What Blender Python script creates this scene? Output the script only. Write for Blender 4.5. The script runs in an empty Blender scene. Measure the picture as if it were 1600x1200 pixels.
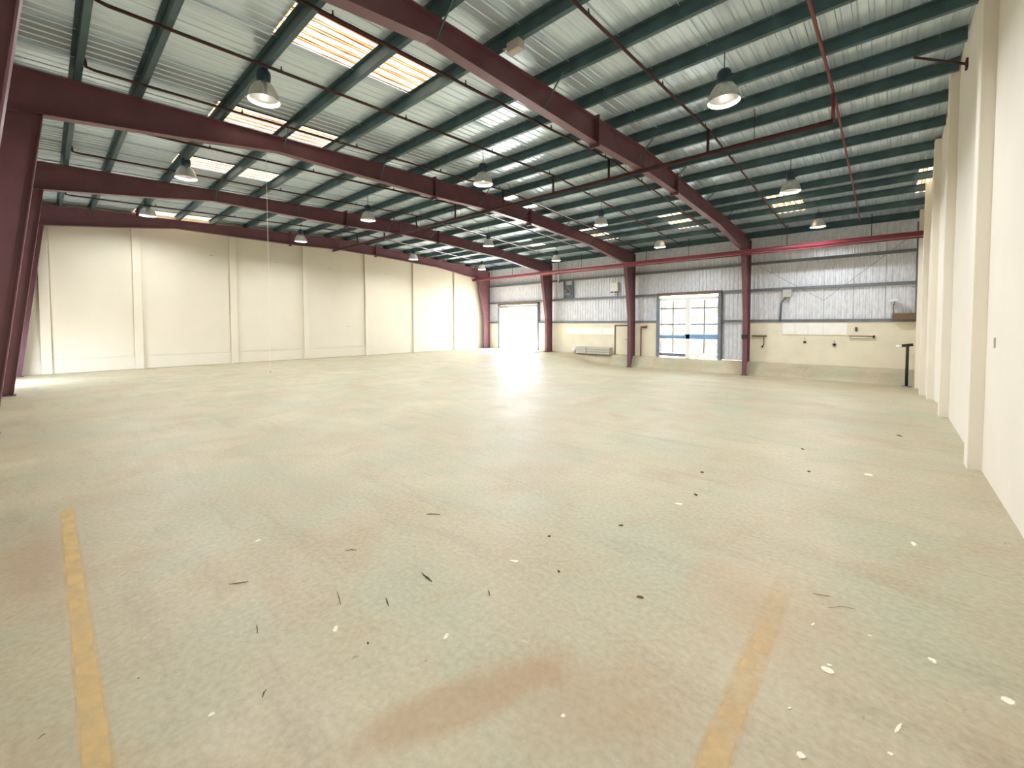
import bpy, bmesh, math, random
from mathutils import Vector, Matrix, Euler
random.seed(7)
C = bpy.context.scene.collection
PI = math.pi

# ------------------------------------------------------------------ camera
cam_d = bpy.data.cameras.new('camera'); cam = bpy.data.objects.new('camera', cam_d); C.objects.link(cam)
cam.location = (0, 0, 1.85)
cam_d.sensor_width = 36; cam_d.sensor_fit = 'HORIZONTAL'; cam_d.lens = 656.43/1600*36
cam_d.shift_x = 0.00363; cam_d.shift_y = -0.0436; cam_d.clip_start = 0.02; cam_d.clip_end = 500
R_ = Vector((0.74092, 0.67159, -0.00212)); U_ = Vector((-0.02205, 0.02748, 0.99938)); F_ = Vector((-0.67123, 0.74042, -0.03517))
cam.rotation_euler = Matrix((R_, U_, -F_)).transposed().to_euler()
bpy.context.scene.camera = cam

# ------------------------------------------------------------------ world, sun, exposure
sc = bpy.context.scene
sc.view_settings.view_transform = 'Standard'; sc.view_settings.look = 'None'
sc.view_settings.gamma = 1; sc.view_settings.use_curve_mapping = False
sc.view_settings.exposure = 0.76
W = bpy.data.worlds.new('world'); sc.world = W; W.use_nodes = True
nt = W.node_tree; bg = nt.nodes['Background']
sky = nt.nodes.new('ShaderNodeTexSky'); sky.sky_type = 'HOSEK_WILKIE'; sky.turbidity = 4.0; sky.ground_albedo = 0.5
SUN_DIR = Vector((0.42, -0.80, -0.50)).normalized()          # travel direction of the sunlight
sky.sun_direction = (-SUN_DIR)
mixw = nt.nodes.new('ShaderNodeMix'); mixw.data_type = 'RGBA'; mixw.inputs[0].default_value = 0.75
mixw.inputs[7].default_value = (0.90, 1.0, 1.18, 1)
nt.links.new(sky.outputs[0], mixw.inputs[6]); nt.links.new(mixw.outputs[2], bg.inputs[0])
bg.inputs[1].default_value = 14.0
sun_d = bpy.data.lights.new('sun', 'SUN'); sun_d.energy = 50; sun_d.angle = 0.01; sun_d.color = (1.0, 0.97, 0.93)
sun = bpy.data.objects.new('sun', sun_d); C.objects.link(sun); sun.location = (-20, 40, 25)
sun.rotation_euler = SUN_DIR.to_track_quat('-Z', 'Y').to_euler()
LAMP_W = 100.0; LAMP_COL = (0.97, 0.985, 1.0)
cy = sc.cycles
cy.max_bounces = 10; cy.diffuse_bounces = 6; cy.glossy_bounces = 4; cy.transmission_bounces = 6
cy.caustics_reflective = False; cy.caustics_refractive = False; cy.sample_clamp_indirect = 6.0
cy.use_denoising = True

# ------------------------------------------------------------------ layout
XG, XR = -23.57, 0.90            # left partition face, right partition face
YN, YF = -1.35, 23.50            # near side wall, far sheeted wall
FX = [-5.17, -11.17, -17.17, -23.17]
LANE = -0.64
def zt(y):                       # top of the rafters
    return 6.70-.0365*(11.3-y) if y < 11.3 else 6.70-.059*(y-11.3)
PH = 0.22                        # purlin height
def sstep(a, b, x):
    t = min(1, max(0, (x-a)/(b-a))); return t*t*(3-2*t)
def zfloor(x, y):                # slab falls to a loading lane along the far wall
    d = sstep(12.5, 22.4, y)*sstep(-17.6, -11.6, x)
    if y > 22.95: d *= 1-sstep(22.95, 23.30, y)
    return LANE*d

# ------------------------------------------------------------------ mesh helpers
class MB:
    def __init__(s): s.v = []; s.f = []
    def add(s, vs, fs):
        n = len(s.v); s.v += [tuple(v) for v in vs]; s.f += [tuple(i+n for i in f) for f in fs]; return s
    def box(s, x0, x1, y0, y1, z0, z1):
        return s.add([(x0,y0,z0),(x1,y0,z0),(x1,y1,z0),(x0,y1,z0),(x0,y0,z1),(x1,y0,z1),(x1,y1,z1),(x0,y1,z1)],
                     [(3,2,1,0),(4,5,6,7),(0,1,5,4),(1,2,6,5),(2,3,7,6),(3,0,4,7)])
    def prism(s, poly, axis, a0, a1):        # poly: 2-D outline; axis 'X','Y','Z' is the extrusion axis
        def P(p, a):
            return (a, p[0], p[1]) if axis == 'X' else (p[0], a, p[1]) if axis == 'Y' else (p[0], p[1], a)
        n = len(poly)
        vs = [P(p, a0) for p in poly]+[P(p, a1) for p in poly]
        fs = [tuple(range(n))[::-1], tuple(range(n, 2*n))]+[(i, (i+1) % n, n+(i+1) % n, n+i) for i in range(n)]
        return s.add(vs, fs)
    def tube(s, pts, r, n=8, cap=True):
        pts = [Vector(p) for p in pts]; rs = r if isinstance(r, (list, tuple)) else [r]*len(pts)
        vs = []; fs = []; prev = None
        for i, p in enumerate(pts):
            d = (pts[min(i+1, len(pts)-1)]-pts[max(i-1, 0)]).normalized()
            a = Vector((0,0,1)) if abs(d.z) < .9 else Vector((1,0,0))
            if prev is not None and abs(prev.dot(d)) < .95: a = prev
            u = (a-d*a.dot(d)).normalized(); w = d.cross(u); prev = u
            for k in range(n):
                t = 2*PI*k/n; vs.append(p+(u*math.cos(t)+w*math.sin(t))*rs[i])
        for i in range(len(pts)-1):
            for k in range(n):
                fs.append((i*n+k, i*n+(k+1) % n, (i+1)*n+(k+1) % n, (i+1)*n+k))
        if cap:
            fs.append(tuple(range(n))[::-1]); fs.append(tuple((len(pts)-1)*n+k for k in range(n)))
        return s.add(vs, fs)
    def lathe(s, prof, n=24, at=(0,0,0)):     # prof: (r, z)
        vs = []; fs = []
        for r, z in prof:
            for k in range(n):
                t = 2*PI*k/n; vs.append((at[0]+r*math.cos(t), at[1]+r*math.sin(t), at[2]+z))
        for i in range(len(prof)-1):
            for k in range(n):
                fs.append((i*n+k, i*n+(k+1) % n, (i+1)*n+(k+1) % n, (i+1)*n+k))
        return s.add(vs, fs)
    def mesh(s, name, smooth=False):
        m = bpy.data.meshes.new(name); m.from_pydata(s.v, [], s.f); m.update()
        bm = bmesh.new(); bm.from_mesh(m); bmesh.ops.recalc_face_normals(bm, faces=bm.faces); bm.to_mesh(m); bm.free()
        if smooth: m.polygons.foreach_set('use_smooth', [True]*len(m.polygons))
        return m
    def build(s, name, mat, parent=None, smooth=False):
        m = s.mesh(name, smooth); m.materials.append(mat); return link(name, m, parent)
def link(name, m, parent=None, loc=None):
    o = bpy.data.objects.new(name, m); C.objects.link(o)
    if parent is not None: o.parent = parent
    if loc is not None: o.location = loc
    return o
def empty(name, loc=(0,0,0), rz=0):
    o = bpy.data.objects.new(name, None); C.objects.link(o); o.location = loc; o.rotation_euler = (0,0,rz); return o
def tag(o, label, cat, group=None):
    o['label'] = label; o['category'] = cat
    if group: o['group'] = group
    return o
def struct(o): o['kind'] = 'structure'; return o
def stuff(o): o['kind'] = 'stuff'; return o
def bevel(o, w, seg=2):
    b = o.modifiers.new('bevel', 'BEVEL'); b.width = w; b.segments = seg; b.limit_method = 'ANGLE'; return o
def copy_tree(o, parent=None):
    c = o.copy(); C.objects.link(c)
    if parent is not None: c.parent = parent
    for ch in list(o.children): copy_tree(ch, c)
    return c

# ------------------------------------------------------------------ materials
def srgb(r, g, b):
    f = lambda c: (c/255/12.92 if c/255 <= .04045 else ((c/255+.055)/1.055)**2.4)
    return (f(r), f(g), f(b), 1)
def mat(name, col, rough=.5,  metal=0.0, var=.12, scale=6.0, bump=0.0, bscale=60.0, stretch=(1,1,1), spec=.5, each=0.0):
    m = bpy.data.materials.new(name); m.use_nodes = True; n = m.node_tree.nodes; l = m.node_tree.links
    b = n['Principled BSDF']; b.inputs['Roughness'].default_value = rough; b.inputs['Metallic'].default_value = metal
    b.inputs['Specular IOR Level'].default_value = spec
    tc = n.new('ShaderNodeTexCoord'); mp = n.new('ShaderNodeMapping'); mp.inputs['Scale'].default_value = stretch
    l.new(tc.outputs['Object'], mp.inputs[0])
    ns = n.new('ShaderNodeTexNoise'); ns.inputs['Scale'].default_value = scale; ns.inputs['Detail'].default_value = 5
    l.new(mp.outputs[0], ns.inputs['Vector'])
    cr = n.new('ShaderNodeValToRGB'); e = cr.color_ramp.elements
    e[0].position = .3; e[1].position = .7
    e[0].color = tuple(c*(1-var) for c in col[:3])+(1,); e[1].color = tuple(min(1, c*(1+var)) for c in col[:3])+(1,)
    l.new(ns.outputs[0], cr.inputs[0]); src = cr.outputs[0]
    if each:
        oi = n.new('ShaderNodeObjectInfo'); mr = n.new('ShaderNodeMapRange'); mr.inputs[3].default_value = 1-each; mr.inputs[4].default_value = 1.0
        l.new(oi.outputs['Random'], mr.inputs[0]); hs = n.new('ShaderNodeHueSaturation'); l.new(mr.outputs[0], hs.inputs['Value']); l.new(src, hs.inputs['Color']); src = hs.outputs[0]
    l.new(src, b.inputs['Base Color'])
    if bump:
        nb = n.new('ShaderNodeTexNoise'); nb.inputs['Scale'].default_value = bscale; nb.inputs['Detail'].default_value = 3
        l.new(mp.outputs[0], nb.inputs['Vector'])
        bp = n.new('ShaderNodeBump'); bp.inputs['Strength'].default_value = bump; bp.inputs['Distance'].default_value = .02
        l.new(nb.outputs[0], bp.inputs['Height']); l.new(bp.outputs[0], b.inputs['Normal'])
    return m
M = {}
M['steel'] = mat('maroon_paint', srgb(110,72,80), .45, 0, .12, 2.5, .05)
M['purlin'] = mat('galvanised_purlin', srgb(74,98,104), .5, .3, .2, 3.0, .08, 20)
M['foil'] = mat('roof_foil', srgb(220,237,255), .24, .5, .10, 3.0, .16, 3.0, (7,.35,1), .5, .16)
M['wallfoil'] = mat('wall_foil', srgb(230,234,242), .4, .3, .12, 3.0, .4, 4.0, (5,1,1.2))
M['girt'] = mat('girt_steel', srgb(120,126,134), .5, .4, .15, 3)
M['cream'] = mat('cream_partition_paint', srgb(224,217,200), .75, 0, .02, 1.2, .03, 8)
M['creamr'] = mat('ivory_partition_paint', srgb(243,237,226), .7, 0, .02, 1.2, .03, 8)
M['plaster'] = mat('plaster_paint', srgb(232,226,204), .85, 0, .05, 1.5, .08, 12)
M['red'] = mat('fire_red_paint', srgb(136,56,68), .4, 0, .1, 3)
M['dark'] = mat('dark_pipe', srgb(78,54,54), .75, 0, .1, 3, 0, 1, (1,1,1), .2)
M['pipe_red'] = mat('aged_red_pipe_paint', srgb(116,60,64), .6, 0, .12, 3)
M['black'] = mat('black_iron', srgb(40,38,36), .6, .2, .2, 8)
M['navy'] = mat('navy_enamel', srgb(40,62,78), .5, .1, .15, 8)
M['alu'] = mat('spun_aluminium', srgb(205,202,196), .3, .7, .08, 10, 0, 1, (1,1,.1))
M['white'] = mat('white_enamel', srgb(245,245,243), .5, 0, .03, 4)
M['greybox'] = mat('grey_enamel', srgb(190,188,180), .5, 0, .06, 6)
M['frame'] = mat('grey_door_frame', srgb(125,132,142), .5, .2, .15, 4)
M['blue'] = mat('blue_rail_paint', srgb(120,170,215), .5, 0, .08, 4)
M['paper'] = mat('white_paint_chip', srgb(246,240,224), .8, 0, .05, 30)
M['twig'] = mat('dry_twig', srgb(78,58,46), .85, 0, .3, 60)
M['rust'] = mat('rusty_crumb', srgb(128,84,52), .9, 0, .3, 60)
M['ground'] = mat('outside_concrete', srgb(205,200,190), .9, 0, .08, .6, .1, 5)
M['wood'] = mat('brown_timber', srgb(120,98,78), .7, 0, .2, 8, 0, 1, (1,1,6))

def translucent(name, col, k=.85, ribs=False):
    m = bpy.data.materials.new(name); m.use_nodes = True; n = m.node_tree.nodes; l = m.node_tree.links
    n.remove(n['Principled BSDF']); out = n['Material Output']
    t = n.new('ShaderNodeBsdfTranslucent'); d = n.new('ShaderNodeBsdfDiffuse'); mx = n.new('ShaderNodeMixShader')
    tc = n.new('ShaderNodeTexCoord'); mp = n.new('ShaderNodeMapping'); mp.inputs['Scale'].default_value = (5,.4,1)
    ns = n.new('ShaderNodeTexNoise'); ns.inputs['Scale'].default_value = 3; ns.inputs['Detail'].default_value = 6
    cr = n.new('ShaderNodeValToRGB'); e = cr.color_ramp.elements; e[0].position = .38; e[1].position = .56
    e[0].color = (col[0]*.8, col[1]*.7, col[2]*.55, 1); e[1].color = col
    l.new(tc.outputs['Object'], mp.inputs[0]); l.new(mp.outputs[0], ns.inputs['Vector']); l.new(ns.outputs[0], cr.inputs[0])
    col_out = cr.outputs[0]
    if ribs:                                     # rust-stained dirt along the flanks of the ribs
        sx = n.new('ShaderNodeSeparateXYZ'); l.new(tc.outputs['Object'], sx.inputs[0])
        a = n.new('ShaderNodeMath'); a.operation = 'MULTIPLY_ADD'; a.inputs[1].default_value = 5/1.0125; a.inputs[2].default_value = 10.5; l.new(sx.outputs[0], a.inputs[0])
        fr = n.new('ShaderNodeMath'); fr.operation = 'FRACT'; l.new(a.outputs[0], fr.inputs[0])
        ad = n.new('ShaderNodeMath'); ad.operation = 'MULTIPLY_ADD'; ad.inputs[1].default_value = .35; l.new(ns.outputs[0], ad.inputs[0]); l.new(fr.outputs[0], ad.inputs[2])
        rp = n.new('ShaderNodeValToRGB'); q = rp.color_ramp.elements
        q[0].position = .22; q[0].color = (.30,.10,.035,1); q[1].position = .34; q[1].color = (1,1,1,1)
        z = q.new(.72); z.color = (1,1,1,1); z = q.new(.84); z.color = (.28,.09,.03,1); z = q.new(.93); z.color = (.9,.75,.5,1)
        l.new(ad.outputs[0], rp.inputs[0])
        mm = n.new('ShaderNodeMix'); mm.data_type = 'RGBA'; mm.blend_type = 'MULTIPLY'; mm.inputs[0].default_value = 1
        l.new(cr.outputs[0], mm.inputs[6]); l.new(rp.outputs[0], mm.inputs[7]); col_out = mm.outputs[2]
    l.new(col_out, t.inputs[0]); l.new(col_out, d.inputs[0]); mx.inputs[0].default_value = k
    l.new(d.outputs[0], mx.inputs[1]); l.new(t.outputs[0], mx.inputs[2]); l.new(mx.outputs[0], out.inputs[0])
    return m
M['skylight'] = translucent('aged_skylight_sheet', (.40,.385,.35,1), .85, True)
M['pane'] = translucent('frosted_door_pane', (.26,.27,.275,1), .75)
def emis(name, col, s):
    m = bpy.data.materials.new(name); m.use_nodes = True; n = m.node_tree.nodes
    b = n['Principled BSDF']; b.inputs['Base Color'].default_value = col
    b.inputs['Emission Color'].default_value = col; b.inputs['Emission Strength'].default_value = s; return m
M['bulb'] = emis('lit_lamp_bulb', (1,.96,.88,1), 4.0)

def floor_material():
    m = bpy.data.materials.new('worn_concrete_floor'); m.use_nodes = True; n = m.node_tree.nodes; l = m.node_tree.links
    b = n['Principled BSDF']
    tc = n.new('ShaderNodeTexCoord')
    def noise(sc_, det=6, rough=.55, stretch=(1,1,1), rot=0, dist=0):
        mp = n.new('ShaderNodeMapping'); mp.inputs['Scale'].default_value = stretch; mp.inputs['Rotation'].default_value = (0,0,rot)
        l.new(tc.outputs['Object'], mp.inputs[0])
        x = n.new('ShaderNodeTexNoise'); x.inputs['Scale'].default_value = sc_; x.inputs['Detail'].default_value = det
        x.inputs['Roughness'].default_value = rough; x.inputs['Distortion'].default_value = dist
        l.new(mp.outputs[0], x.inputs['Vector']); return x.outputs[0]
    def ramp(src, a, b_, c0=(0,0,0,1), c1=(1,1,1,1)):
        r = n.new('ShaderNodeValToRGB'); e = r.color_ramp.elements; e[0].position = a; e[1].position = b_; e[0].color = c0; e[1].color = c1
        l.new(src, r.inputs[0]); return r.outputs[0]
    def mix(fac, a, b_, mode='MIX'):
        x = n.new('ShaderNodeMix'); x.data_type = 'RGBA'; x.blend_type = mode
        if isinstance(fac, float): x.inputs[0].default_value = fac
        else: l.new(fac, x.inputs[0])
        for s, i in ((a, 6), (b_, 7)):
            if isinstance(s, tuple): x.inputs[i].default_value = s
            else: l.new(s, x.inputs[i])
        return x.outputs[2]
    def math_(op, a, b_=None, c=None):
        x = n.new('ShaderNodeMath'); x.operation = op
        for i, s in enumerate((a, b_, c)):
            if s is None: continue
            if isinstance(s, (int, float)): x.inputs[i].default_value = s
            else: l.new(s, x.inputs[i])
        return x.outputs[0]
    base = ramp(noise(.55, 8, .6), .3, .72, srgb(174,162,132), srgb(203,191,162))
    green = mix(ramp(noise(.8, 5, .55, rot=.5), .46, .64), base, srgb(176,177,150))
    brown = mix(ramp(noise(1.1, 7, .65, rot=1.1, dist=.6), .50, .72), green, srgb(178,156,124))
    scr = mix(math_('MULTIPLY', ramp(noise(1.6, 8, .7, (.35,2.2,1), .5),   .52, .70), .5), brown, srgb(146,136,114))
    fine = mix(.30, scr, ramp(noise(26, 4), .3, .7, srgb(150,142,120), srgb(212,206,184)))
    specks = mix(math_('MULTIPLY', ramp(noise(9, 6, .75, dist=1.0), .66, .72), .6), fine, srgb(122,92,64))
    chalk = mix(math_('MULTIPLY', ramp(noise(5.5, 7, .75, (1,2,1), .7, .8), .63, .74), .6), specks, srgb(226,216,192))
    # rusty trodden patch beside the right-hand yellow line
    sx = n.new('ShaderNodeSeparateXYZ'); l.new(tc.outputs['Object'], sx.inputs[0])
    def blob(cx, cy_, rx, ry, rot, soft=.5):
        ca, sa = math.cos(rot), math.sin(rot)
        dx = math_('SUBTRACT', sx.outputs[0], cx); dy = math_('SUBTRACT', sx.outputs[1], cy_)
        u = math_('DIVIDE', math_('ADD', math_('MULTIPLY', dx, ca), math_('MULTIPLY', dy, sa)), rx)
        v = math_('DIVIDE', math_('SUBTRACT', math_('MULTIPLY', dy, ca), math_('MULTIPLY', dx, sa)), ry)
        d = math_('SQRT', math_('ADD', math_('MULTIPLY', u, u), math_('MULTIPLY', v, v)))
        d = math_('ADD', d, math_('MULTIPLY', math_('SUBTRACT', noise(3.2, 6, .6), .5), 1.2))
        return ramp(d, 1-soft, 1.0, (1,1,1,1), (0,0,0,1))
    c = mix(math_('MULTIPLY', blob(-1.50, 1.36, .62, .17, 1.2, .4), .55), chalk, srgb(172,140,104))
    c = mix(math_('MULTIPLY', blob(-1.05, 1.75, .55, .40, .6, .7), .40), c, srgb(178,144,108))
    c = mix(math_('MULTIPLY', blob(-.62, 3.1, .5, .8, .3, .8), .35), c, srgb(186,146,104))
    c = mix(math_('MULTIPLY', blob(-5.0, -.1, 1.2, .35, .1, .8), .45), c, srgb(170,136,104))
    hs = n.new('ShaderNodeHueSaturation'); hs.inputs['Value'].default_value = 1.0; l.new(c, hs.inputs['Color'])
    l.new(hs.outputs[0], b.inputs['Base Color'])
    rr = ramp(noise(1.3, 6, .6), .3, .7, (.40,)*3+(1,), (.58,)*3+(1,)); l.new(rr, b.inputs['Roughness'])
    b.inputs['Specular IOR Level'].default_value = .5
    bp = n.new('ShaderNodeBump'); bp.inputs['Strength'].default_value = .12; bp.inputs['Distance'].default_value = .01
    l.new(noise(14, 6, .65), bp.inputs['Height']); l.new(bp.outputs[0], b.inputs['Normal'])
    return m
M['floor'] = floor_material()

def worn_paint(name, col, axis, lo, hi, end):
    m = bpy.data.materials.new(name); m.use_nodes = True; n = m.node_tree.nodes; l = m.node_tree.links
    b = n['Principled BSDF']; b.inputs['Roughness'].default_value = .6
    tc = n.new('ShaderNodeTexCoord'); ns = n.new('ShaderNodeTexNoise'); ns.inputs['Scale'].default_value = 7; ns.inputs['Detail'].default_value = 8
    l.new(tc.outputs['Object'], ns.inputs['Vector'])
    cr = n.new('ShaderNodeValToRGB'); e = cr.color_ramp.elements; e[0].position = .34; e[1].position = .66
    e[0].color = (lo,lo,lo,1); e[1].color = (hi,hi,hi,1); l.new(ns.outputs[0], cr.inputs[0]); sp = n.new('ShaderNodeSeparateXYZ'); l.new(tc.outputs['Generated'], sp.inputs[0])
    mt = n.new('ShaderNodeMath'); mt.operation = 'PINGPONG'; mt.inputs[1].default_value = .5; l.new(sp.outputs[axis], mt.inputs[0])
    ed = n.new('ShaderNodeMapRange'); ed.inputs[1].default_value = 0; ed.inputs[2].default_value = .22; l.new(mt.outputs[0], ed.inputs[0])
    mu = n.new('ShaderNodeMath'); mu.operation = 'MULTIPLY'; l.new(cr.outputs[0], mu.inputs[0]); l.new(ed.outputs[0], mu.inputs[1]); fd = n.new('ShaderNodeMapRange'); fd.inputs[1].default_value = 1.0; fd.inputs[2].default_value = end; l.new(sp.outputs[1-axis], fd.inputs[0])
    m2 = n.new('ShaderNodeMath'); m2.operation = 'MULTIPLY'; l.new(mu.outputs[0], m2.inputs[0]); l.new(fd.outputs[0], m2.inputs[1]); l.new(m2.outputs[0], b.inputs['Alpha'])
    b.inputs['Base Color'].default_value = col; return m
M['yellow'] = worn_paint('worn_yellow_line_paint', srgb(240,202,132), 1, .36, .62, .99); M['yellow_b'] = worn_paint('faded_yellow_line_paint', srgb(236,198,136), 0, .22, .55, .55)

# ------------------------------------------------------------------ floor and outside ground
bm_ = MB(); nx, ny = 98, 150
ys = []
y = YN
while y < 22.3: ys.append(y); y += .2
ys += [22.4, 22.6, 22.8, 22.95, 23.02, 23.1, 23.18, 23.24, 23.30, 23.45, 23.75]
xs = [XG-.2+i*(XR+.3-(XG-.2))/nx for i in range(nx+1)]
for yy in ys:
    for xx in xs: bm_.v.append((xx, yy, zfloor(xx, yy)))
k = nx+1
for j in range(len(ys)-1):
    for i in range(nx): bm_.f.append((j*k+i, j*k+i+1, (j+1)*k+i+1, (j+1)*k+i))
struct(bm_.build('floor', M['floor'], smooth=True))
g = MB().box(-80, 40, 23.75, 110, -.35, -.02).box(-80, 40, -60, -1.75, -.35, -.02)
struct(g.build('ground_outside', M['ground']))

# ------------------------------------------------------------------ ceiling: roof sheets, skylights, purlins
ceiling = struct(empty('ceiling', (0,0,0)))
PW = 1.0125; CZ = [(-3+PW*k) for k in range(-21, 5)]
def sheet_mb(y0, y1, lift=0.0, w=PW, ribs=5, th=.006):
    prof = []                                   # (dx, dz) across the sheet
    for r in range(ribs):
        a = -w/2+w*r/ribs
        prof += [(a+.004, 0), (a+w/ribs*.55, 0), (a+w/ribs*.62, .012), (a+w/ribs*.88, .012), (a+w/ribs*.96, 0)]
    prof[0] = (-w/2-.004, 0.0); prof.insert(1, (-w/2+.006, 0.0)); prof += [(w/2-.008, 0.0), (w/2-.006, -.026), (w/2+.003, -.026), (w/2+.004, 0.0)]
    yl = sorted({y0, y1} | ({11.3} if y0 < 11.3 < y1 else set()))
    mb = MB(); n = len(prof); m_ = len(yl)
    for dz2 in (0, th):
        for yy in yl:
            for dx, dz in prof: mb.v.append((dx, yy, zt(yy)+PH+.004+dz+lift+dz2))
    for lay in (0, 1):
        o_ = lay*n*m_
        for j in range(m_-1):
            for i in range(n-1):
                mb.f.append((o_+j*n+i, o_+j*n+i+1, o_+(j+1)*n+i+1, o_+(j+1)*n+i))
    return mb
SKY_N, SKY_F = (2.62, 5.38), (17.28, 20.45)
meshes = {}
def sheet(y0, y1, x, name='roof_sheet', material='foil', lift=0.0):
    key = (y0, y1, material)
    if key not in meshes:
        mm = sheet_mb(y0, y1, lift).mesh(name); mm.materials.append(M[material]); meshes[key] = mm
    return link(name, meshes[key], ceiling, (x, 0, random.uniform(-.002, .002)))
YR = 11.3
for i, x in enumerate(CZ):
    k = i-21
    if k % 4 == 0 and -20 <= k <= -4:
        sheet(YN-.2, SKY_N[0], x); sheet(SKY_N[0]-.02, SKY_N[1]+.02, x, 'skylight_sheet', 'skylight', .004); sheet(SKY_N[1], YR, x)
    else: sheet(YN-.2, YR, x)
    if k % 4 == 0 and k >= -16:
        sheet(YR, SKY_F[0], x); sheet(SKY_F[0]-.02, SKY_F[1]+.02, x, 'skylight_sheet', 'skylight', .004); sheet(SKY_F[1], 24.0, x)
    else: sheet(YR, 24.0, x)
MB().prism([(10.9, zt(10.9)+PH+.05), (11.3, 6.70+PH+.065), (11.7, zt(11.7)+PH+.05), (11.7, zt(11.7)+PH+.07), (11.3, 6.70+PH+.09), (10.9, zt(10.9)+PH+.07)], 'X', XG-.3, XR+.3).build('ridge_cap', M['foil'], ceiling)
PY = [.50, 1.35, 2.72, 4.05, 5.30, 6.70, 8.05, 9.45, 10.68, 11.80, 13.05, 14.35, 15.80, 17.22, 18.25, 19.50, 21.20]
def purlin_mb(y, h=PH, fl=.075, t=.012):
    z0 = zt(y)+.004; z1 = z0+h-.008
    # Z section: top flange to -Y, bottom flange to +Y with a small lip
    poly = [(y-t, z0), (y+fl, z0), (y+fl, z0+.02), (y+fl-.006, z0+.02), (y+fl-.006, z0+t*.7), (y, z0+t*.7), (y, z1), (y-fl, z1), (y-fl, z1-t*.7), (y-t, z1-t*.7)]
    return MB().prism(poly, 'X', XG+.02, XR-.02)
for y in PY: purlin_mb(y).build('purlin', M['purlin'], ceiling)
for y, s in ((-1.12, 1), (22.95, -1)):          # deep eave struts
    z0 = zt(y)-.06
    MB().prism([(y, z0), (y+s*.10, z0), (y+s*.10, z0+.012), (y+s*.012, z0+.012), (y+s*.012, z0+.27), (y+s*.10, z0+.27), (y+s*.10, z0+.28), (y, z0+.28)], 'X', XG+.02, XR-.02).build('eave_strut', M['purlin'], ceiling)
for i in range(len(FX)):                         # cleats carrying the purlins on the rafters
    mb = MB()
    for y in PY: mb.box(FX[i]-.05, FX[i]+.05, y+.003, y+.012, zt(y)+.003, zt(y)+.17)
    stuff(mb.build('purlin_cleat', M['purlin'], ceiling))

# ------------------------------------------------------------------ partitions left and right
def roofz(y): return zt(y)+PH-.01
wl = struct(empty('wall_left', (XG, 0, 0)))
poly = [(YN, 0), (YF+.2, 0), (YF+.2, roofz(YF+.2)+.006), (11.3, roofz(11.3)+.006), (YN, roofz(YN)+.006)]
MB().prism(poly, 'X', -.20, -.03).build('wall_core', M['cream'], wl)
SY = [.02, 2.67, 6.18, 9.58, 13.2, 16.65, 20.2]
edges = [YN]+SY+[YF]
for a, b in zip(edges[:-1], edges[1:]):
    MB().box(-.03, 0, a+.14, b-.14, .012, .545).build('dado_panel', M['cream'], wl)
    ya, yb = a+.165, b-.165
    pl = [(ya, .56), (yb, .56), (yb, roofz(yb)-.06)]+([(11.3, roofz(11.3)-.06)] if ya < 11.3 < yb else [])+[(ya, roofz(ya)-.06)]
    MB().prism(pl, 'X', -.03, -.006).build('wall_panel', M['cream'], wl)
for y in SY:
    bevel(MB().box(-.03, .09, y-.14, y+.14, .002, roofz(y)-.07).build('pilaster', M['cream'], wl), .012)
for y, z in ((2.78, 5.05), (5.33, 5.10), (8.15, 5.08), (10.95, 5.07), (14.55, 5.05), (12.0, 1.75)):
    MB().lathe([(0, .012), (.045, .010), (.05, 0), (0, 0)], 10).build('wall_fixing', M['black'], wl).location = (0, y, z)
    f_ = wl.children[-1]; f_.rotation_euler = (0, PI/2, 0); f_.location.x = -.006
wr = struct(empty('wall_right', (XR, 0, 0)))
ya_, yb_ = YN, YF+.2
MB().prism([(ya_, -.66), (yb_, -.66), (yb_, roofz(yb_)+.008), (11.3, roofz(11.3)+.008), (ya_, roofz(ya_)+.008)], 'X', .03, .20).build('wall_core', M['creamr'], wr)
RY = [.75, 4.35, 8.0, 12.05, 15.7, 19.3, 22.6]
edges = [YN]+RY+[YF]
for a, b in zip(edges[:-1], edges[1:]):
    ya, yb = a+.004, b-.004
    lo = -.655 if b > 12 else -.01
    pl = [(ya, lo), (yb, lo), (yb, roofz(yb)+.006)]+([(11.3, roofz(11.3)+.006)] if ya < 11.3 < yb else [])+[(ya, roofz(ya)+.006)]
    MB().prism(pl, 'X', 0, .03).build('wall_panel', M['creamr'], wr)
for y in RY:
    lo = zfloor(XR, y)-.01
    bevel(MB().box(-.13, .03, y-.15, y+.15, lo, roofz(y)-.05).build('pilaster', M['creamr'], wr), .01)

bevel(MB().box(-.012, .0, 7.255, 7.30, 1.57, 1.69).build('socket_plate', M['greybox'], wr), .003)
# ------------------------------------------------------------------ near side wall (behind the camera) with one unseen opening, added and sized for its daylight
wn = struct(empty('wall_near', (0, YN, 0)))
mb = MB(); px = XG
for a, b in ((-21.8, -19.4),):
    mb.box(px, a, -.18, 0, 0, 6.42).box(a, b, -.18, 0, 1.8, 6.42); px = b
mb.box(px, XR, -.18, 0, 0, 6.42).build('wall_core', M['cream'], wn)

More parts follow.
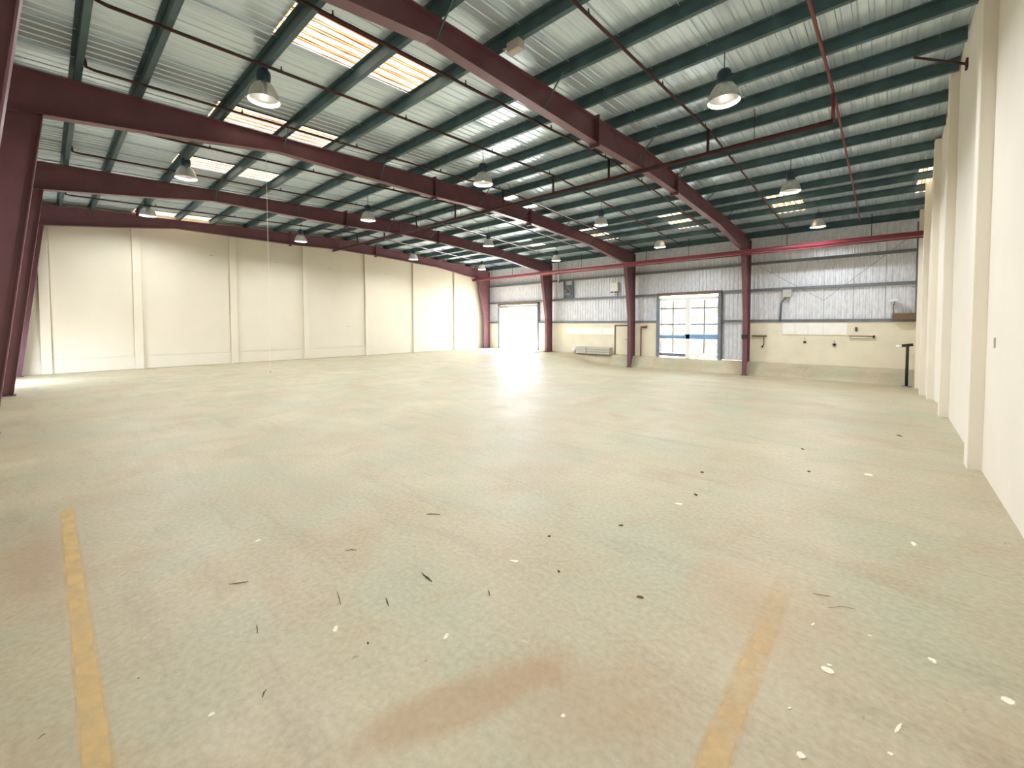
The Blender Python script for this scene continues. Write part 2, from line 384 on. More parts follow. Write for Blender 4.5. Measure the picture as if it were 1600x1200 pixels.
# ------------------------------------------------------------------ far wall: plaster base, ribbed sheets, girts
wf = struct(empty('wall_far', (0, YF, 0)))
D1 = (-22.20, -18.45, 3.30)      # open loading door
D2 = (-9.80, -6.45, 3.45)        # glazed double door
SB = 1.95                        # sill level of the sheeting
for a, b in ((XG, D1[0]), (D1[1], D2[0]), (D2[1]+1.15, XR)):
    MB().box(a, b, -.02, .20, -.02, SB-.02).build('plaster_base', M['plaster'], wf)
def wsheet(w, z0, z1):
    mb = MB(); prof = []; ribs = max(2, round(w/.2))
    for r in range(ribs):
        a = w*r/ribs; p = w/ribs
        prof += [(a-.004 if r == 0 else a+.003, .10), (a+p*.5, .10), (a+p*.6, .075), (a+p*.85, .075), (a+p*.95, .10)]
    prof.append((w+.004, .10)); n = len(prof)
    for dy in (0, .012):
        for z in (z0, z1):
            for x, y in prof: mb.v.append((x, y+dy, z))
    for o_ in (0, 2*n):
        for i in range(n-1): mb.f.append((o_+i, o_+i+1, o_+n+i+1, o_+n+i))
    return mb
cuts = sorted([D1[0], D1[1], D2[0], D2[1], D2[1]+1.15])
x = XG+.0
segs = []
pts_ = [XG]+cuts+[XR]
for a, b in zip(pts_[:-1], pts_[1:]):
    m_ = max(1, round((b-a)/1.0))
    for i in range(m_): segs.append((a+(b-a)*i/m_, (b-a)/m_))
for a, w in segs:
    mid = a+w/2
    z0 = D1[2] if D1[0] < mid < D1[1] else D2[2] if D2[0] < mid < D2[1] else 0.0 if D2[1] < mid < D2[1]+1.15 else SB-.06
    o = wsheet(w, z0, 6.19).build('wall_sheet', M['wallfoil'], wf); o.location = (a, 0, random.uniform(-.004, .004))
def girt(x0, x1, z):
    poly = [(-.06, z-.012), (.07, z-.012), (.07, z), (-.048, z), (-.048, z+.11), (-.06, z+.11)]
    return MB().prism(poly, 'X', x0, x1).build('girt', M['girt'], wf)
girt(XG, XR, 4.75)
girt(XG, XR, 3.46)
girt(XG, D1[0], SB); girt(D1[1], D2[0], SB); girt(D2[1], XR, SB)
MB().box(XR-.16, XR-.02, -.12, -.02, SB, 5.9).build('corner_post', M['girt'], wf)

# open loading door: frame and rolled curtain
d1 = struct(empty('door_1', (0, YF, 0)))
for x in (D1[0], D1[1]):
    bevel(MB().box(x-.07, x+.07, -.10, .14, 0, D1[2]+.1).build('jamb', M['frame'], d1), .01)
bevel(MB().box(D1[0]-.07, D1[1]+.07, -.10, .14, D1[2], D1[2]+.14).build('lintel', M['wood'], d1), .01)
MB().tube([(D1[0]+.02, -.02, D1[2]-.14), (D1[1]-.02, -.02, D1[2]-.14)], .12, 14).build('rolled_curtain', M['greybox'], d1, True)
# glazed double door with steel frame, white mullion and blue push rail
d2 = struct(empty('door_2', (0, YF, 0)))
bevel(MB().box(D2[0]-.02, D2[0]+.16, -.16, .14, -.02, D2[2]+.02).build('jamb', M['frame'], d2), .012)
bevel(MB().box(D2[1]-.12, D2[1]+.04, -.16, .14, -.02, D2[2]+.02).build('jamb', M['frame'], d2), .012)
bevel(MB().box(D2[0]-.02, D2[1]+.04, -.16, .14, D2[2]-.02, D2[2]+.14).build('lintel', M['wood'], d2), .012)
MB().box(D2[0]+.16, D2[1]-.12, -.06, .06, D2[2]-.30, D2[2]-.14).build('head_rail', M['white'], d2)
xm = -8.08
bevel(MB().box(xm-.12, xm+.10, -.10, .08, 0, D2[2]-.30).build('mullion', M['white'], d2), .01)
for a, b in ((D2[0]+.16, xm-.12), (xm+.10, D2[1]-.12)):
    zs = [.25, 1.10, 1.85, 2.72, D2[2]-.30]; mm_ = (a+b)/2
    for z0, z1 in zip(zs[:-1], zs[1:]):
        for xa, xb in ((a, mm_), (mm_, b)):
            MB().box(xa+.015, xb-.015, .0, .012, z0+.015, z1-.015).build('pane', M['pane'], d2)
    for z in zs[1:-1]: MB().box(a, b, -.02, .03, z-.018, z+.018).build('glazing_bar', M['girt'], d2)
    MB().box(mm_-.015, mm_+.015, -.015, .03, .25, D2[2]-.30).build('glazing_bar', M['girt'], d2)
    MB().box(a, b, -.03, .04, .06, .25).build('kick_plate', M['girt' if a < -9 else 'white'], d2)
MB().box(D2[0]+.16, xm-.1, -.06, -.035, 1.12, 1.24).build('push_rail', M['blue'], d2)
MB().box(xm-.2, D2[1]-.12, -.10, -.04, 1.06, 1.30).build('push_rail', M['blue'], d2)
# flush personnel door
d3 = struct(empty('door_3', (0, YF, 0)))
MB().box(-12.38, -11.42, -.055, -.022, .015, 1.74).build('door_leaf', M['plaster'], d3)
for a, b, z0, z1 in ((-12.46, -12.38, 0, 1.82), (-11.42, -11.34, 0, 1.82), (-12.38, -11.42, 1.74, 1.82)):
    MB().box(a, b, -.08, -.022, z0, z1).build('door_frame', M['wood'], d3)
MB().tube([(-11.58, -.055, .95), (-11.58, -.10, .95), (-11.72, -.10, .95)], .014, 8).build('handle', M['black'], d3)

# ------------------------------------------------------------------ maroon portal frames
BOT = [(.07, 5.56), (2.0, 5.80), (3.95, 6.08), (8.7, 6.05), (11.3, 6.12), (13.6, 6.06), (18.3, 5.82), (21.0, 5.45), (22.18, 5.36)]
def portal(x, base, label, purl):
    r = empty('portal_frame', (x, 0, 0)); tag(r, label, 'steel frame', 'maroon portal frames')
    HF = .10
    def web(poly): return MB().prism(poly, 'X', -.006, .006)
    # rafter: web with both flanges
    top = [(-1.22, zt(-1.22)-.002), (11.3, 6.698), (23.30, zt(23.3)-.002)]
    poly = [(-1.22, 5.45)]+BOT+[(23.30, 5.12)]+[(p[0], p[1]-.012) for p in top[::-1]]
    mb = web(poly)
    fl = [(-1.0, 5.43)]+BOT
    for (ya, za), (yb, zb) in list(zip(BOT[:-1], BOT[1:])):
        mb.prism([(ya, za), (yb, zb), (yb, zb-.016), (ya, za-.016)], 'X', -HF, HF)
    for (ya, za), (yb, zb) in zip(top[:-1], top[1:]):
        mb.prism([(ya, za-.016), (yb, zb-.016), (yb, zb), (ya, za)], 'X', -HF, HF)
    mb.build('rafter', M['steel'], r)
    # near column, tapered
    mb = web([(-1.24, 0), (-.62, 0), (.07, 5.54), (-1.24, 5.44)])
    mb.prism([(-.62, 0), (-.604, 0), (.086, 5.55), (.07, 5.55)], 'X', -HF, HF)
    mb.prism([(-1.256, 0), (-1.24, 0), (-1.24, 6.2), (-1.256, 6.2)], 'X', -HF, HF)
    mb.prism([(-1.24, 5.44), (.07, 5.56), (.07, 5.545), (-1.24, 5.425)], 'X', -HF, HF)
    c1 = mb.build('column', M['steel'], r)
    MB().box(-.16, .16, -1.28, -.56, 0, .02).build('base_plate', M['steel'], c1)
    # far column
    mb = web([(22.74, base), (23.30, base), (23.30, 5.12), (22.18, 5.36), (22.74, 2.3)])
    mb.prism([(22.724, base), (22.74, base), (22.74, 2.3), (22.724, 2.3)], 'X', -HF, HF)
    mb.prism([(22.724, 2.3), (22.74, 2.3), (22.18, 5.36), (22.164, 5.36)], 'X', -HF, HF)
    mb.prism([(23.30, base), (23.316, base), (23.316, 5.95), (23.30, 5.95)], 'X', -HF, HF)
    mb.prism([(22.18, 5.362), (23.30, 5.262), (23.30, 5.247), (22.18, 5.347)], 'X', -HF, HF)
    c2 = mb.build('column', M['steel'], r)
    MB().box(-.16, .16, 22.66, 23.34, base-.005, base+.02).build('base_plate', M['steel'], c2)
    for ys_ in (8.7, 13.6):                       # bolted splices
        zb = 6.05
        MB().box(-.13, .13, ys_-.022, ys_+.022, zb-.10, zt(ys_)+.07).build('splice_plate', M['steel'], r)
    for ys_, d in ((10.68, 1), (13.05, 1), (15.8, 1), (18.25, 1), (6.7, -1), (4.05, -1)):
        zb = 6.08 if ys_ < 14 else 5.95 if ys_ < 17 else 5.83
        if purl: MB().tube([(.05, ys_, zb+.02), (.55, ys_+.06*d, zt(ys_)+.03)], .016, 5).build('fly_brace', M['purlin'], r)
    MB().tube([(.008, 11.3, 6.2), (.008, 11.3, 6.6)], .01, 4).build('web_stiffener', M['steel'], r)
    return r
portal(FX[0], LANE, 'nearest maroon steel frame, its rafter crossing the top centre of the hall', True)
f1 = [o for o in bpy.data.objects if o.name == 'portal_frame'][0]
MB().box(-.13, .13, 22.70, 23.0, 1.14, 1.34).build('clamp_band', M['black'], f1)
portal(FX[1], LANE, 'maroon steel frame standing second from the right-hand wall', True)
portal(FX[2], 0.0, 'maroon steel frame standing third from the right-hand wall', True)
portal(FX[3], 0.0, 'farthest maroon steel frame, running along the top of the left partition', False)

# ------------------------------------------------------------------ high bay lamps
def make_lamp():
    r = empty('high_bay_lamp')
    prof = [(.085, .30), (.10, .30), (.15, .265), (.195, .20), (.232, .11), (.258, 0), (.262, -.012), (.256, -.012), (.250, 0), (.224, .11), (.187, .195), (.143, .258), (.085, .288)]
    MB().lathe(prof, 28).build('reflector', M['alu'], r, True)
    MB().lathe([(.0, .315), (.09, .315), (.095, .33), (.11, .35), (.118, .43), (.112, .49), (.085, .53), (.04, .545), (0, .547)], 20).build('ballast_housing', M['navy'], r, True)
    MB().box(.10, .16, -.02, .02, .38, .42).build('terminal_box', M['navy'], r)
    MB().lathe([(0, .06), (.03, .07), (.048, .11), (.045, .16), (.02, .22), (.018, .30), (0, .30)], 12).build('bulb', M['bulb'], r, True)
    MB().tube([(0, 0, .545), (0, 0, 1.0)], .008, 6).build('suspension_rod', M['black'], r)
    return r
lamp0 = make_lamp()
rowY = [2.75, 8.08, 14.38, 19.54]
LX = [-2.17, -8.17, -14.17, -20.17]
LAMP_YZ = [[(2.68, 5.80), (7.87, 5.64), (14.36, 5.62), (20.58, 5.68)], [(2.68, 5.77), (8.02, 5.63), (14.25, 5.62), (19.76, 5.52)],
        [(2.68, 5.83), (8.03, 5.67), (14.24, 5.59), (19.71, 5.50)], [(2.65, 5.86), (8.03, 5.70), (14.22, 5.58), (19.65, 5.52)]]
rows = ['row nearest the camera', 'row before the ridge', 'row beyond the ridge', 'row by the sheeted wall']
bays = ['beside the right wall', 'left of the nearest frame', 'left of the second frame', 'by the left partition']
first = True
ll = bpy.data.lights.new('lamp_light', 'AREA'); ll.shape = 'DISK'; ll.size = .30; ll.energy = LAMP_W; ll.color = LAMP_COL
for i in range(4):
    for j in range(4):
        L = lamp0 if first else copy_tree(lamp0); first = False  # first one hangs unseen, completing the grid, added for light near the camera
        yj = rowY[j] if not (i == 0 and j == 3) else 20.58
        kk = yj/LAMP_YZ[i][j][0]; lx = LX[i]*kk; lz = 1.85+(LAMP_YZ[i][j][1]-1.85)*kk
        L.location = (lx, yj, lz)
        tag(L, 'bell-shaped bay lamp, '+rows[j]+', '+bays[i], 'lamp', 'high bay lamps under the roof')
        top = zt(yj)+(.006 if yj < 20 else .22)
        rod = [c for c in L.children if c.name.startswith('suspension_rod')][0]
        rod.scale = (1, 1, 1); rod.location.z = 0
        s = (top-lz-.545)/.455
        rod.scale.z = s; rod.location.z = .545*(1-s)
        lo = bpy.data.objects.new('lamp_light', ll); C.objects.link(lo); lo.location = (lx, yj, lz+.05)

# ------------------------------------------------------------------ sprinkler pipework
sh = tag(empty('sprinkler_header'), 'long brown sprinkler header pipe hung level just beyond the ridge', 'pipe')
HY, HZ = 11.1, 6.045
MB().tube([(-.96, HY, HZ), (-23.45, HY, HZ)], .055, 12).build('main_pipe', M['dark'], sh, True)
BX = [-.96, -3.41, -6.12, -8.1, -10.3, -12.9, -15.5, -18.1, -20.7]
for x in BX:
    MB().tube([(x, HY, HZ), (x, HY, zt(HY)-.06)], .035, 8).build('riser', M['dark' if x < -2 else 'pipe_red'], sh, True)
for x in (-2.4, -5.6, -10.0, -12.6, -15.2, -20.5):
    MB().tube([(x, HY, HZ+.05), (x, HY, zt(HY)+.1)], .007, 5).build('hanger_rod', M['dark'], sh)
ordn = ['nearest the right wall', 'second from the right wall', 'third from the right wall', 'fourth from the right wall', 'fifth from the right wall', 'sixth from the right wall', 'seventh from the right wall', 'second from the left partition', 'nearest the left partition']
for i, x in enumerate(BX):
    b = tag(empty('sprinkler_branch', (x, 0, 0)), 'thin sprinkler branch pipe under the purlins, '+ordn[i], 'pipe', 'sprinkler branch pipes')
    rr = .026; pm = M['dark' if i else 'pipe_red']
    MB().tube([(0, .58, zt(.6)+.10), (0, .60, zt(.6)-.03), (0, .70, zt(.7)-.05), (0, 11.3, 6.70-.06), (0, 22.2, zt(22.2)-.06)], rr, 8).build('branch_pipe', pm, b, True)
    for y in (2.95, 5.55, 8.30, 10.9, 13.3, 16.0, 19.8):
        z = zt(y)-.05
        MB().lathe([(0, .07), (.012, .07), (.012, .02), (.02, .018), (.02, 0), (.012, 0)], 8, (0, y, z+.02)).build('sprinkler_head', M['dark'], b)

# red fire main along the tops of the far columns
fm = tag(empty('fire_main'), 'red fire main pipe running along the far columns under the eaves', 'pipe')
MB().tube([(XR-.01, 21.95, 5.21), (XG+.06, 21.95, 5.21)], .095, 12).build('main_pipe', M['red'], fm, True)
MB().tube([(XR-.01, 21.98, 5.07), (-17.0, 21.98, 5.07)], .03, 8).build('feed_pipe', M['red'], fm, True)
for x in (-.6, -3.4, -7.6, -9.8, -13.9, -15.6, -19.5, -21.5):
    MB().tube([(x, 21.95, 5.28), (x, 21.95, zt(21.95)+.1)], .012, 6).build('hanger_rod', M['dark'], fm)
for x in FX:
    MB().box(x-.09, x+.09, 22.03, 22.17, 5.18, 5.24).build('bracket', M['red'], fm)

# ------------------------------------------------------------------ fittings on the far wall
Y0 = YF-.02
wb = tag(empty('notice_board', (0, Y0, 0)), 'long white notice board of joined sheets on the plaster left of the flush door', 'board')
for i in range(4):
    a = -16.0+i*.9; MB().box(a+.008, a+.892, -.035, 0, 1.20, 1.64).build('board_sheet', M['white'], wb)
wb2 = tag(empty('notice_board', (0, Y0, 0)), 'white notice board of four sheets on the plaster at far right', 'board')
for i, (a, b) in enumerate(((-3.75, -3.25), (-3.25, -2.75), (-2.75, -2.2), (-2.2, -1.35))):
    MB().box(a+.008, b-.008, -.035, 0, 1.36, 1.88).build('board_sheet', M['white'], wb2)
tl = tag(empty('tube_light', (0, Y0, 0)), 'slim white tube light fixed to the plaster beside the right notice board', 'light')
MB().box(-1.30, -.45, -.06, 0, 1.30, 1.34).build('batten', M['wood'], tl)
MB().tube([(-1.28, -.07, 1.27), (-.50, -.07, 1.27)], .022, 8).build('tube', M['white'], tl, True)
MB().box(-.50, -.44, -.09, 0, 1.24, 1.36).build('end_cap', M['black'], tl)
hk = tag(empty('wall_hook', (-2.86, Y0, 1.02)), 'small black lamp hook on the plaster under the left end of the notice board', 'hook')
MB().box(-.05, .05, -.06, 0, -.04, .04).build('plate', M['black'], hk); MB().tube([(0,-.03,.03),(0,-.03,.22)], .008, 6).build('wire', M['girt'], hk)
hk = tag(empty('wall_hook', (-1.78, Y0, .93)), 'black funnel-shaped fitting on the plaster below the right notice board', 'hook')
MB().lathe([(0,-.08),(.03,-.05),(.08,.04),(.0,.05)], 10, (0,-.08,0)).build('cone', M['black'], hk); MB().tube([(0,-.08,.04),(0,-.03,.20)], .008, 6).build('wire', M['girt'], hk)
hk = tag(empty('socket_box', (-1.05, Y0, 1.62)), 'tiny black socket box above the slim tube light', 'socket')
MB().box(-.04, .04, -.05, 0, -.08, .08).build('body', M['black'], hk); MB().box(-.02, .02, -.058, -.05, -.05, .05).build('cover', M['girt'], hk)
hb = tag(empty('hanging_hose', (-4.50, Y0, 0)), 'black hose nozzle hanging on the plaster just right of the front post', 'hose')
MB().tube([(0,-.05,1.22),(.01,-.05,.85),(-.08,-.06,.72)], [.012,.014,.04], 8).build('hose', M['black'], hb, True)
MB().box(-.50, .12, -.10, 0, 1.25, 1.29).build('bracket_bar', M['black'], hb)
dp = tag(empty('conduit', (0, Y0, 0)), 'grey conduit dropping from a small box on the right of the sheeting', 'conduit')
MB().tube([(-3.55, -.08, 3.20), (-3.62, -.08, 3.10), (-3.80, -.08, 2.85), (-3.84, -.08, 1.98)], .045, 8).build('conduit_pipe', M['girt'], dp, True)
bevel(MB().box(-3.74, -3.40, -.20, .0, 3.10, 3.45).build('junction_box', M['greybox'], dp), .015)
br = tag(empty('wall_bracket', (0, Y0, 0)), 'brown bracket tray with a white bulkhead lamp in the far right corner', 'bracket')
MB().box(.08, .76, -.30, 0, 2.02, 2.28).build('tray', M['wood'], br)
MB().tube([(.12, -.1, 2.28), (.10, -.1, 2.55), (.16, -.1, 2.78)], .02, 6).build('stem', M['girt'], br)
MB().lathe([(0, .09), (.12, .06), (.22, 0), (.20, -.02), (0, -.02)], 14, (.14, -.16, 2.78)).build('lamp_shade', M['white'], br, True)
sp = tag(empty('stand_pipe', (.55, 22.75, 0)), 'dark stand pipe with a tee head in the far right corner', 'pipe')
zb_ = zfloor(.55, 22.75)
MB().tube([(0, 0, zb_), (0, 0, 1.02)], .048, 10).build('pipe', M['black'], sp, True)
MB().tube([(-.16, 0, .98), (.16, 0, 1.03)], .055, 10).build('tee_head', M['black'], sp, True)
MB().lathe([(0, .05), (.08, .05), (.09, -.05), (0, -.06)], 12, (-.25, 0, .95)).build('cap', M['white'], sp, True)
MB().lathe([(0, .04), (.14, .04), (.16, 0), (0, 0)], 14, (0, 0, zb_)).build('base_flange', M['girt'], sp)
fh = tag(empty('fire_hydrant_pipe', (-10.72, Y0, 0)), 'slender red riser pipe with a red valve between the second post and the double door', 'pipe')
MB().tube([(0, -.12, .0), (0, -.12, 1.72), (.10, -.12, 1.72)], .03, 8).build('riser', M['red'], fh, True)
MB().tube([(.06, -.12, 1.70), (.34, -.12, 1.66)], .05, 8).build('valve', M['red'], fh, True)
MB().lathe([(0, .02), (.07, .02), (.07, -.01), (0, -.01)], 12, (.30, -.12, 1.75)).build('hand_wheel', M['black'], fh)
cr_ = tag(empty('floor_crate', (0, Y0-.03, 0)), 'low pale grey crate standing at the foot of the plaster left of the flush door', 'crate')
for i in range(2):
    a, b = ((-15.0, -14.25), (-14.22, -12.6))[i]
    bevel(MB().box(a, b, -.42, 0, .0, .42).build('crate_side', M['greybox'], cr_), .02)
for z in (.14, .28): MB().box(-14.2, -12.62, -.435, -.42, z-.008, z+.008).build('slat_joint', M['girt'], cr_)
bk = tag(empty('bucket', (-15.25, Y0-.25, 0)), 'small white bucket at the left end of the low grey crate', 'bucket')
MB().lathe([(0, 0), (.11, 0), (.14, .34), (.13, .34), (.10, .02), (0, .02)], 16).build('tub', M['white'], bk, True)
MB().tube([(-.135,0,.33),(-.10,0,.22),(.10,0,.22),(.135,0,.33)], .006, 6).build('handle', M['girt'], bk)
fan = tag(empty('exhaust_fan', (-15.85, YF, 0)), 'round grey exhaust fan in a frame between the girts', 'fan')
for a, b, z0, z1 in ((-.36, -.30, 3.56, 4.75), (.30, .36, 3.56, 4.75)): MB().box(a, b, -.12, .04, z0, z1).build('frame_post', M['frame'], fan)
MB().box(-.30, .30, -.02, .0, 3.6, 4.45).build('back_plate', M['girt'], fan)
def ring(mb, cx_, cz_, r0, r1, y0, y1, n=24):
    vs = []; fs = []
    for k in range(n):
        t = 2*PI*k/n; c, s = math.cos(t), math.sin(t)
        vs += [(cx_+r0*c, y0, cz_+r0*s), (cx_+r1*c, y0, cz_+r1*s), (cx_+r1*c, y1, cz_+r1*s), (cx_+r0*c, y1, cz_+r0*s)]
    for k in range(n):
        a, b = 4*k, 4*((k+1) % n)
        for q in range(4): fs.append((a+q, b+q, b+(q+1) % 4, a+(q+1) % 4))
    return mb.add(vs, fs)
ring(MB(), 0, 4.0, .23, .28, -.16, -.02).build('fan_ring', M['frame'], fan)
for k in range(5):
    t = 2*PI*k/5; c, s = math.cos(t), math.sin(t); c2, s2 = math.cos(t+.5), math.sin(t+.5)
    MB().add([(.04*c, -.10, 4+.04*s), (.22*c, -.12, 4+.22*s), (.22*c2, -.05, 4+.22*s2), (.05*c2, -.06, 4+.05*s2),
              (.04*c, -.095, 4+.04*s), (.22*c, -.115, 4+.22*s), (.22*c2, -.045, 4+.22*s2), (.05*c2, -.055, 4+.05*s2)],
             [(0,1,2,3),(7,6,5,4),(0,4,5,1),(1,5,6,2),(2,6,7,3),(3,7,4,0)]).build('fan_blade', M['greybox'], fan)
MB().lathe([(0,-.03),(.05,-.03),(.05,.03),(0,.03)], 12).build('hub', M['black'], fan).location = (0, -.09, 4.0)
eb = tag(empty('wall_box', (-12.47, Y0, 0)), 'white electrical box on the sheeting left of the second post', 'box')
bevel(MB().box(-.26, .26, -.16, .05, 3.86, 4.40).build('body', M['white'], eb), .02)
MB().box(-.22, -.06, -.165, -.155, 3.78, 3.84).build('gland', M['black'], eb); MB().box(.06, .22, -.165, -.155, 3.78, 3.84).build('gland', M['black'], eb)
MB().tube([(.2, -.05, 3.86), (.2, -.05, 3.50)], .03, 8).build('conduit_stub', M['frame'], eb)
wp = tag(empty('downpipe', (-16.75, Y0-.12, 0)), 'white downpipe beside the head of the third post', 'pipe')
MB().tube([(-.05, 0, 5.62), (.12, 0, 5.60), (.14, 0, 5.45), (.14, 0, 4.55)], .055, 10).build('pipe', M['white'], wp, True)
for z in (5.3, 4.7): MB().box(.07, .21, -.07, .12, z-.02, z+.02).build('clip', M['frame'], wp)
rb = tag(empty('wind_brace', (0, Y0, 0)), 'crossed thin brace rods over the sheeting at far right', 'brace')
MB().tube([(.45, -.10, 5.25), (-2.2, -.10, 2.9)], .007, 6).build('rod', M['girt'], rb)
MB().tube([(-4.9, -.12, 4.75), (-2.2, -.12, 2.9)], .007, 6).build('rod', M['girt'], rb)
# pale junction box on a purlin close to the nearest frame
jb = tag(empty('ceiling_box', (-4.64, 5.30, zt(5.3))), 'pale junction box clamped to the purlin beside the nearest rafter', 'box')
bevel(MB().box(-.13, .13, -.07, .08, -.16, -.005).build('body', M['greybox'], jb), .01)
MB().tube([(-.13, 0, -.05), (-.26, 0, -.02)], .02, 6).build('gland', M['greybox'], jb)
# thin cord hanging by the second frame
hc = tag(empty('pull_rope', (-12.3, 4.05, 0)), 'thin white rope hanging from a purlin before the left partition', 'rope')
MB().tube([(0, 0, zt(4.05)+.01), (.01, 0, 3.2), (0, .0, .62)], .006, 5).build('cord', M['white'], hc)
MB().lathe([(0, .03), (.02, .02), (.02, -.03), (0, -.04)], 8, (0, 0, .60)).build('weight', M['greybox'], hc)
# diagonal brace at the top of the right wall
kb = tag(empty('knee_brace', (0, 0, 0)), 'dark knee brace from the ridge purlin down to the right wall', 'brace')
MB().tube([(.22, 10.70, zt(10.68)-.01), (XR-.01, 10.75, 6.30)], .022, 6).build('angle_bar', M['dark'], kb)
MB().box(XR-.03, XR, 10.68, 10.82, 6.22, 6.38).build('foot_plate', M['dark'], kb)

# ------------------------------------------------------------------ floor: yellow lines, debris
t_ = MB()
pts = [(-6.1 + i*.2, random.uniform(-.008, .008)) for i in range(0, 25)]
for i, (x, e) in enumerate(pts): t_.v += [(x, .045+e, .0012), (x, .158+e*.6, .0012)]
for i in range(len(pts)-1): a = 2*i; b = a+2; t_.f += [(a, a+1, b+1, b)]
tag(t_.build('floor_marking', M['yellow']), 'worn yellow floor line at the left edge of the photo', 'floor line')
t_ = MB()
pts = [(.9+i*.2, random.uniform(-.010, .010)) for i in range(0, 15)]
for i, (y, e) in enumerate(pts): t_.v += [(-.58+e, y, .0012), (-.44+e*.6, y, .0012)]
for i in range(len(pts)-1): a = 2*i; b = a+2; t_.f += [(a, a+1, b+1, b)]
tag(t_.build('floor_marking', M['yellow_b']), 'fainter yellow floor line right of the rusty patch', 'floor line')

def ray_floor(u, v):
    d = R_*((u-794.19)/656.43)-U_*((v-530.23)/656.43)+F_; t = -1.85/d.z
    return Vector((0, 0, 1.85))+d*t
def chip(u, v, lpx, wpx, ang, label, name='paint_chip', material='paper', cat='paint chip', thick=.004, group=None):
    if cat == 'crumb': lpx *= .72; wpx *= .72; thick *= .7
    p = ray_floor(u, v); q = ray_floor(u+math.cos(ang)*lpx/2, v+math.sin(ang)*lpx/2); d = (q-p)
    L = d.length; e = d.normalized(); s = Vector((-e.y, e.x, 0))
    # width across the chip, foreshortened
    q2 = ray_floor(u-math.sin(ang)*wpx/2, v+math.cos(ang)*wpx/2); Wd = max(.004, abs((q2-p).dot(s)))
    n = 9; vs = []; 
    for zz, k in ((.0005, 1.0), (thick, .82)):
        for i in range(n):
            t = 2*PI*i/n; r = random.uniform(.72, 1.05)*k
            sh_ = math.copysign(abs(math.cos(t))**.8, math.cos(t))
            vs.append(e*(sh_*L*r)+s*(math.sin(t)*Wd*r)+Vector((0, 0, zz+(.002*math.cos(t) if k < 1 else 0))))
    fs = [tuple(range(n))[::-1], tuple(range(n, 2*n))]+[(i, (i+1) % n, n+(i+1) % n, n+i) for i in range(n)]
    o = MB().add(vs, fs).build(name, M[material]); o.location = (p.x, p.y, 0)
    return tag(o, label, cat, group)
def twig(pix, r, label, group=None):
    r *= .62
    ps = [ray_floor(*q) for q in pix]; c = ps[len(ps)//2]
    mb = MB().tube([(p.x-c.x, p.y-c.y, r*.9+(.004 if 0 < i < len(ps)-1 else 0)) for i, p in enumerate(ps)], [r*.5]+[r]*(len(ps)-2)+[r*.6], 6)
    o = mb.build('twig', M['twig'], None, True); o.location = (c.x, c.y, 0)
    return tag(o, label, 'twig', group)
chip(1577, 1096, 30, 11, .42, 'largest white paint chip, near the right edge of the photo')
chip(1294, 1048, 26, 10, .4, 'oval white paint chip with a sliver beside it, right of the yellow line')
chip(1296, 1040, 12, 4, .45, 'thin white sliver touching the oval paint chip')
chip(1252, 1181, 20, 10, .75, 'pale oval paint chip at the bottom edge below the yellow line')
chip(1404, 1138, 20, 9, -1.0, 'curled cream paint chip with a pointed tail')
chip(1457, 1032, 13, 9, .9, 'small triangular white paint chip at right')
chip(330, 1117, 9, 9, 0, 'round white paint chip alone on the left foreground')
chip(524, 983, 12, 7, -1.2, 'upright white paint chip left of a black crumb')
chip(697, 994, 11, 6, -1.1, 'cream paint chip right of the black crumb')
chip(804, 877, 16, 4, .15, 'flat white paint flake in the middle of the floor')
chip(403, 845, 10, 4, 0, 'white flake on the floor at mid left')
chip(1392, 1178, 14, 5, .6, 'chalky smear of white flakes at the bottom right', thick=.002)
chip(1234, 1107, 6, 5, .8, 'tiny white flake above the bottom oval chip')
chip(1270, 976, 7, 4, -.6, 'tiny white flake beside the worn end of the yellow line')
chip(1359, 994, 8, 4, .6, 'tiny white flake right of the long thin twig')
chip(880, 1119, 9, 7, 0, 'crumbled white flake on the rusty patch')
chip(1357, 742, 18, 4, .15, 'long pale flake on the floor toward the right wall')
chip(1428, 850, 8, 8, 1.2, 'pale flake on the floor close to the right wall')
chip(1060, 787, 16, 3, .1, 'faint white flake right of centre on the floor', thick=.002)
chip(575, 1005, 6, 4, 1.3, 'black crumb between two white paint chips', 'crumb', 'twig', 'crumb', .008)
chip(873, 893, 8, 5, .9, 'dark crumb right of the flat white flake', 'crumb', 'twig', 'crumb', .008)
chip(858, 838, 7, 4, -.2, 'small grey crumb above the flat white flake', 'crumb', 'twig', 'crumb', .006)
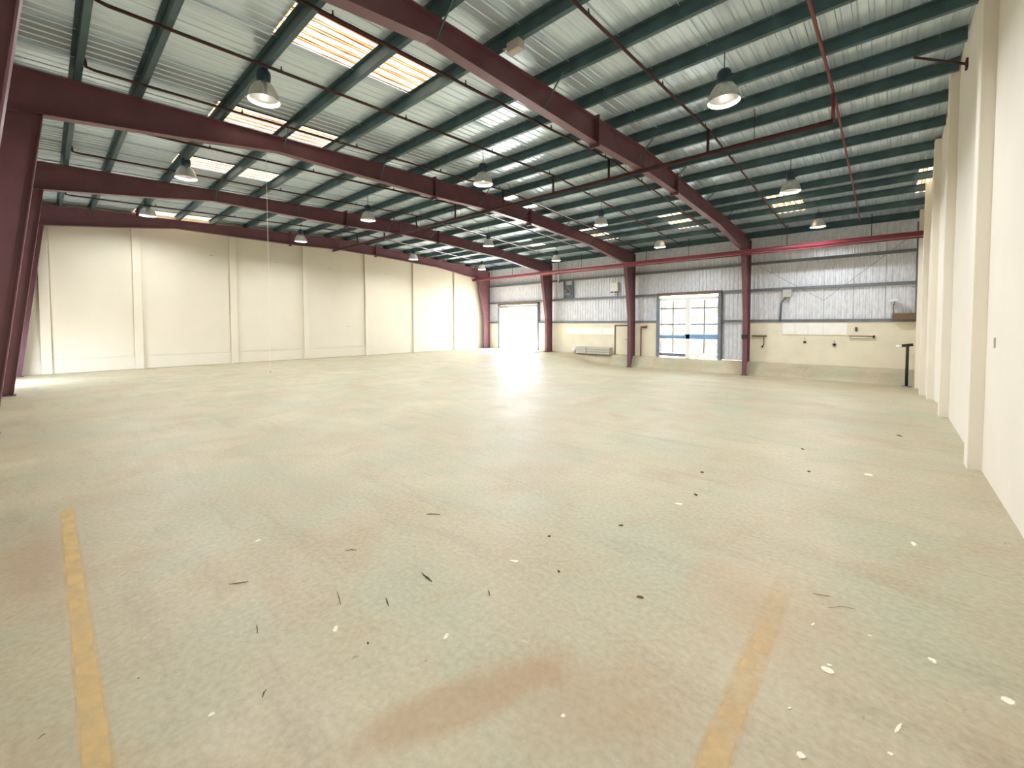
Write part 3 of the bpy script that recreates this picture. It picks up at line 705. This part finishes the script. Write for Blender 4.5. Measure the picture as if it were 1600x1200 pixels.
chip(970, 821, 12, 4, 0, 'flat dark crumb right of centre on the floor', 'crumb', 'twig', 'crumb', .006)
chip(1087, 773, 7, 5, .8, 'dark crumb with a pale flake next to it', 'crumb', 'twig', 'crumb', .01)
chip(1097, 738, 9, 3, .1, 'farthest dark crumb in the middle of the floor', 'crumb', 'twig', 'crumb', .01)
chip(1405, 681, 6, 4, 0, 'dark crumb on the floor near the far right pilaster', 'crumb', 'twig', 'crumb', .012)
chip(1254, 702, 5, 3, 0, 'small dark crumb far along the right of the floor', 'crumb', 'twig', 'crumb', .012)
chip(1264, 737, 6, 3, 0, 'small dark crumb below another toward the right wall', 'crumb', 'twig', 'crumb', .012)
chip(1000, 933, 18, 6, .2, 'rust-brown crumb lying above the greenish stain', 'crumb', 'rust', 'crumb', .008)
chip(216, 1060, 4, 3, 0, 'black speck right of the left yellow line', 'crumb', 'twig', 'crumb', .004)
twig([(659, 895), (666, 903), (675, 909)], .006, 'black forked twig above centre of the foreground')
twig([(660, 899), (667, 902), (672, 905)], .004, 'short offshoot lying on the forked twig')
twig([(603, 935), (605, 941), (607, 947)], .005, 'short dark twig left of the forked twig')
twig([(527, 925), (530, 936), (532, 945)], .004, 'brown twig standing left among the short twigs')
twig([(401, 977), (402, 983), (402, 990)], .004, 'dark twig left of the upright white chip')
twig([(416, 1078), (412, 1084), (410, 1090)], .004, 'short dark twig in the left foreground')
twig([(763, 922), (764, 927), (765, 931)], .005, 'stubby dark twig right of the forked twig')
twig([(666, 804), (673, 804), (688, 804)], .006, 'long flat twig in the middle distance')
twig([(539, 861), (549, 860), (557, 860)], .005, 'brown twig at mid left of the middle floor')
twig([(358, 913), (374, 912), (388, 909)], .005, 'long dark twig at the left of the middle floor')
twig([(1270, 927), (1277, 930), (1296, 932)], .003, 'broken twig beside the worn end of the yellow line')
twig([(1294, 950), (1315, 948), (1336, 952)], .002, 'long thin curved twig right of the yellow line')
twig([(58, 1156), (66, 1150), (71, 1146)], .002, 'thin dark twig left of the left yellow line')
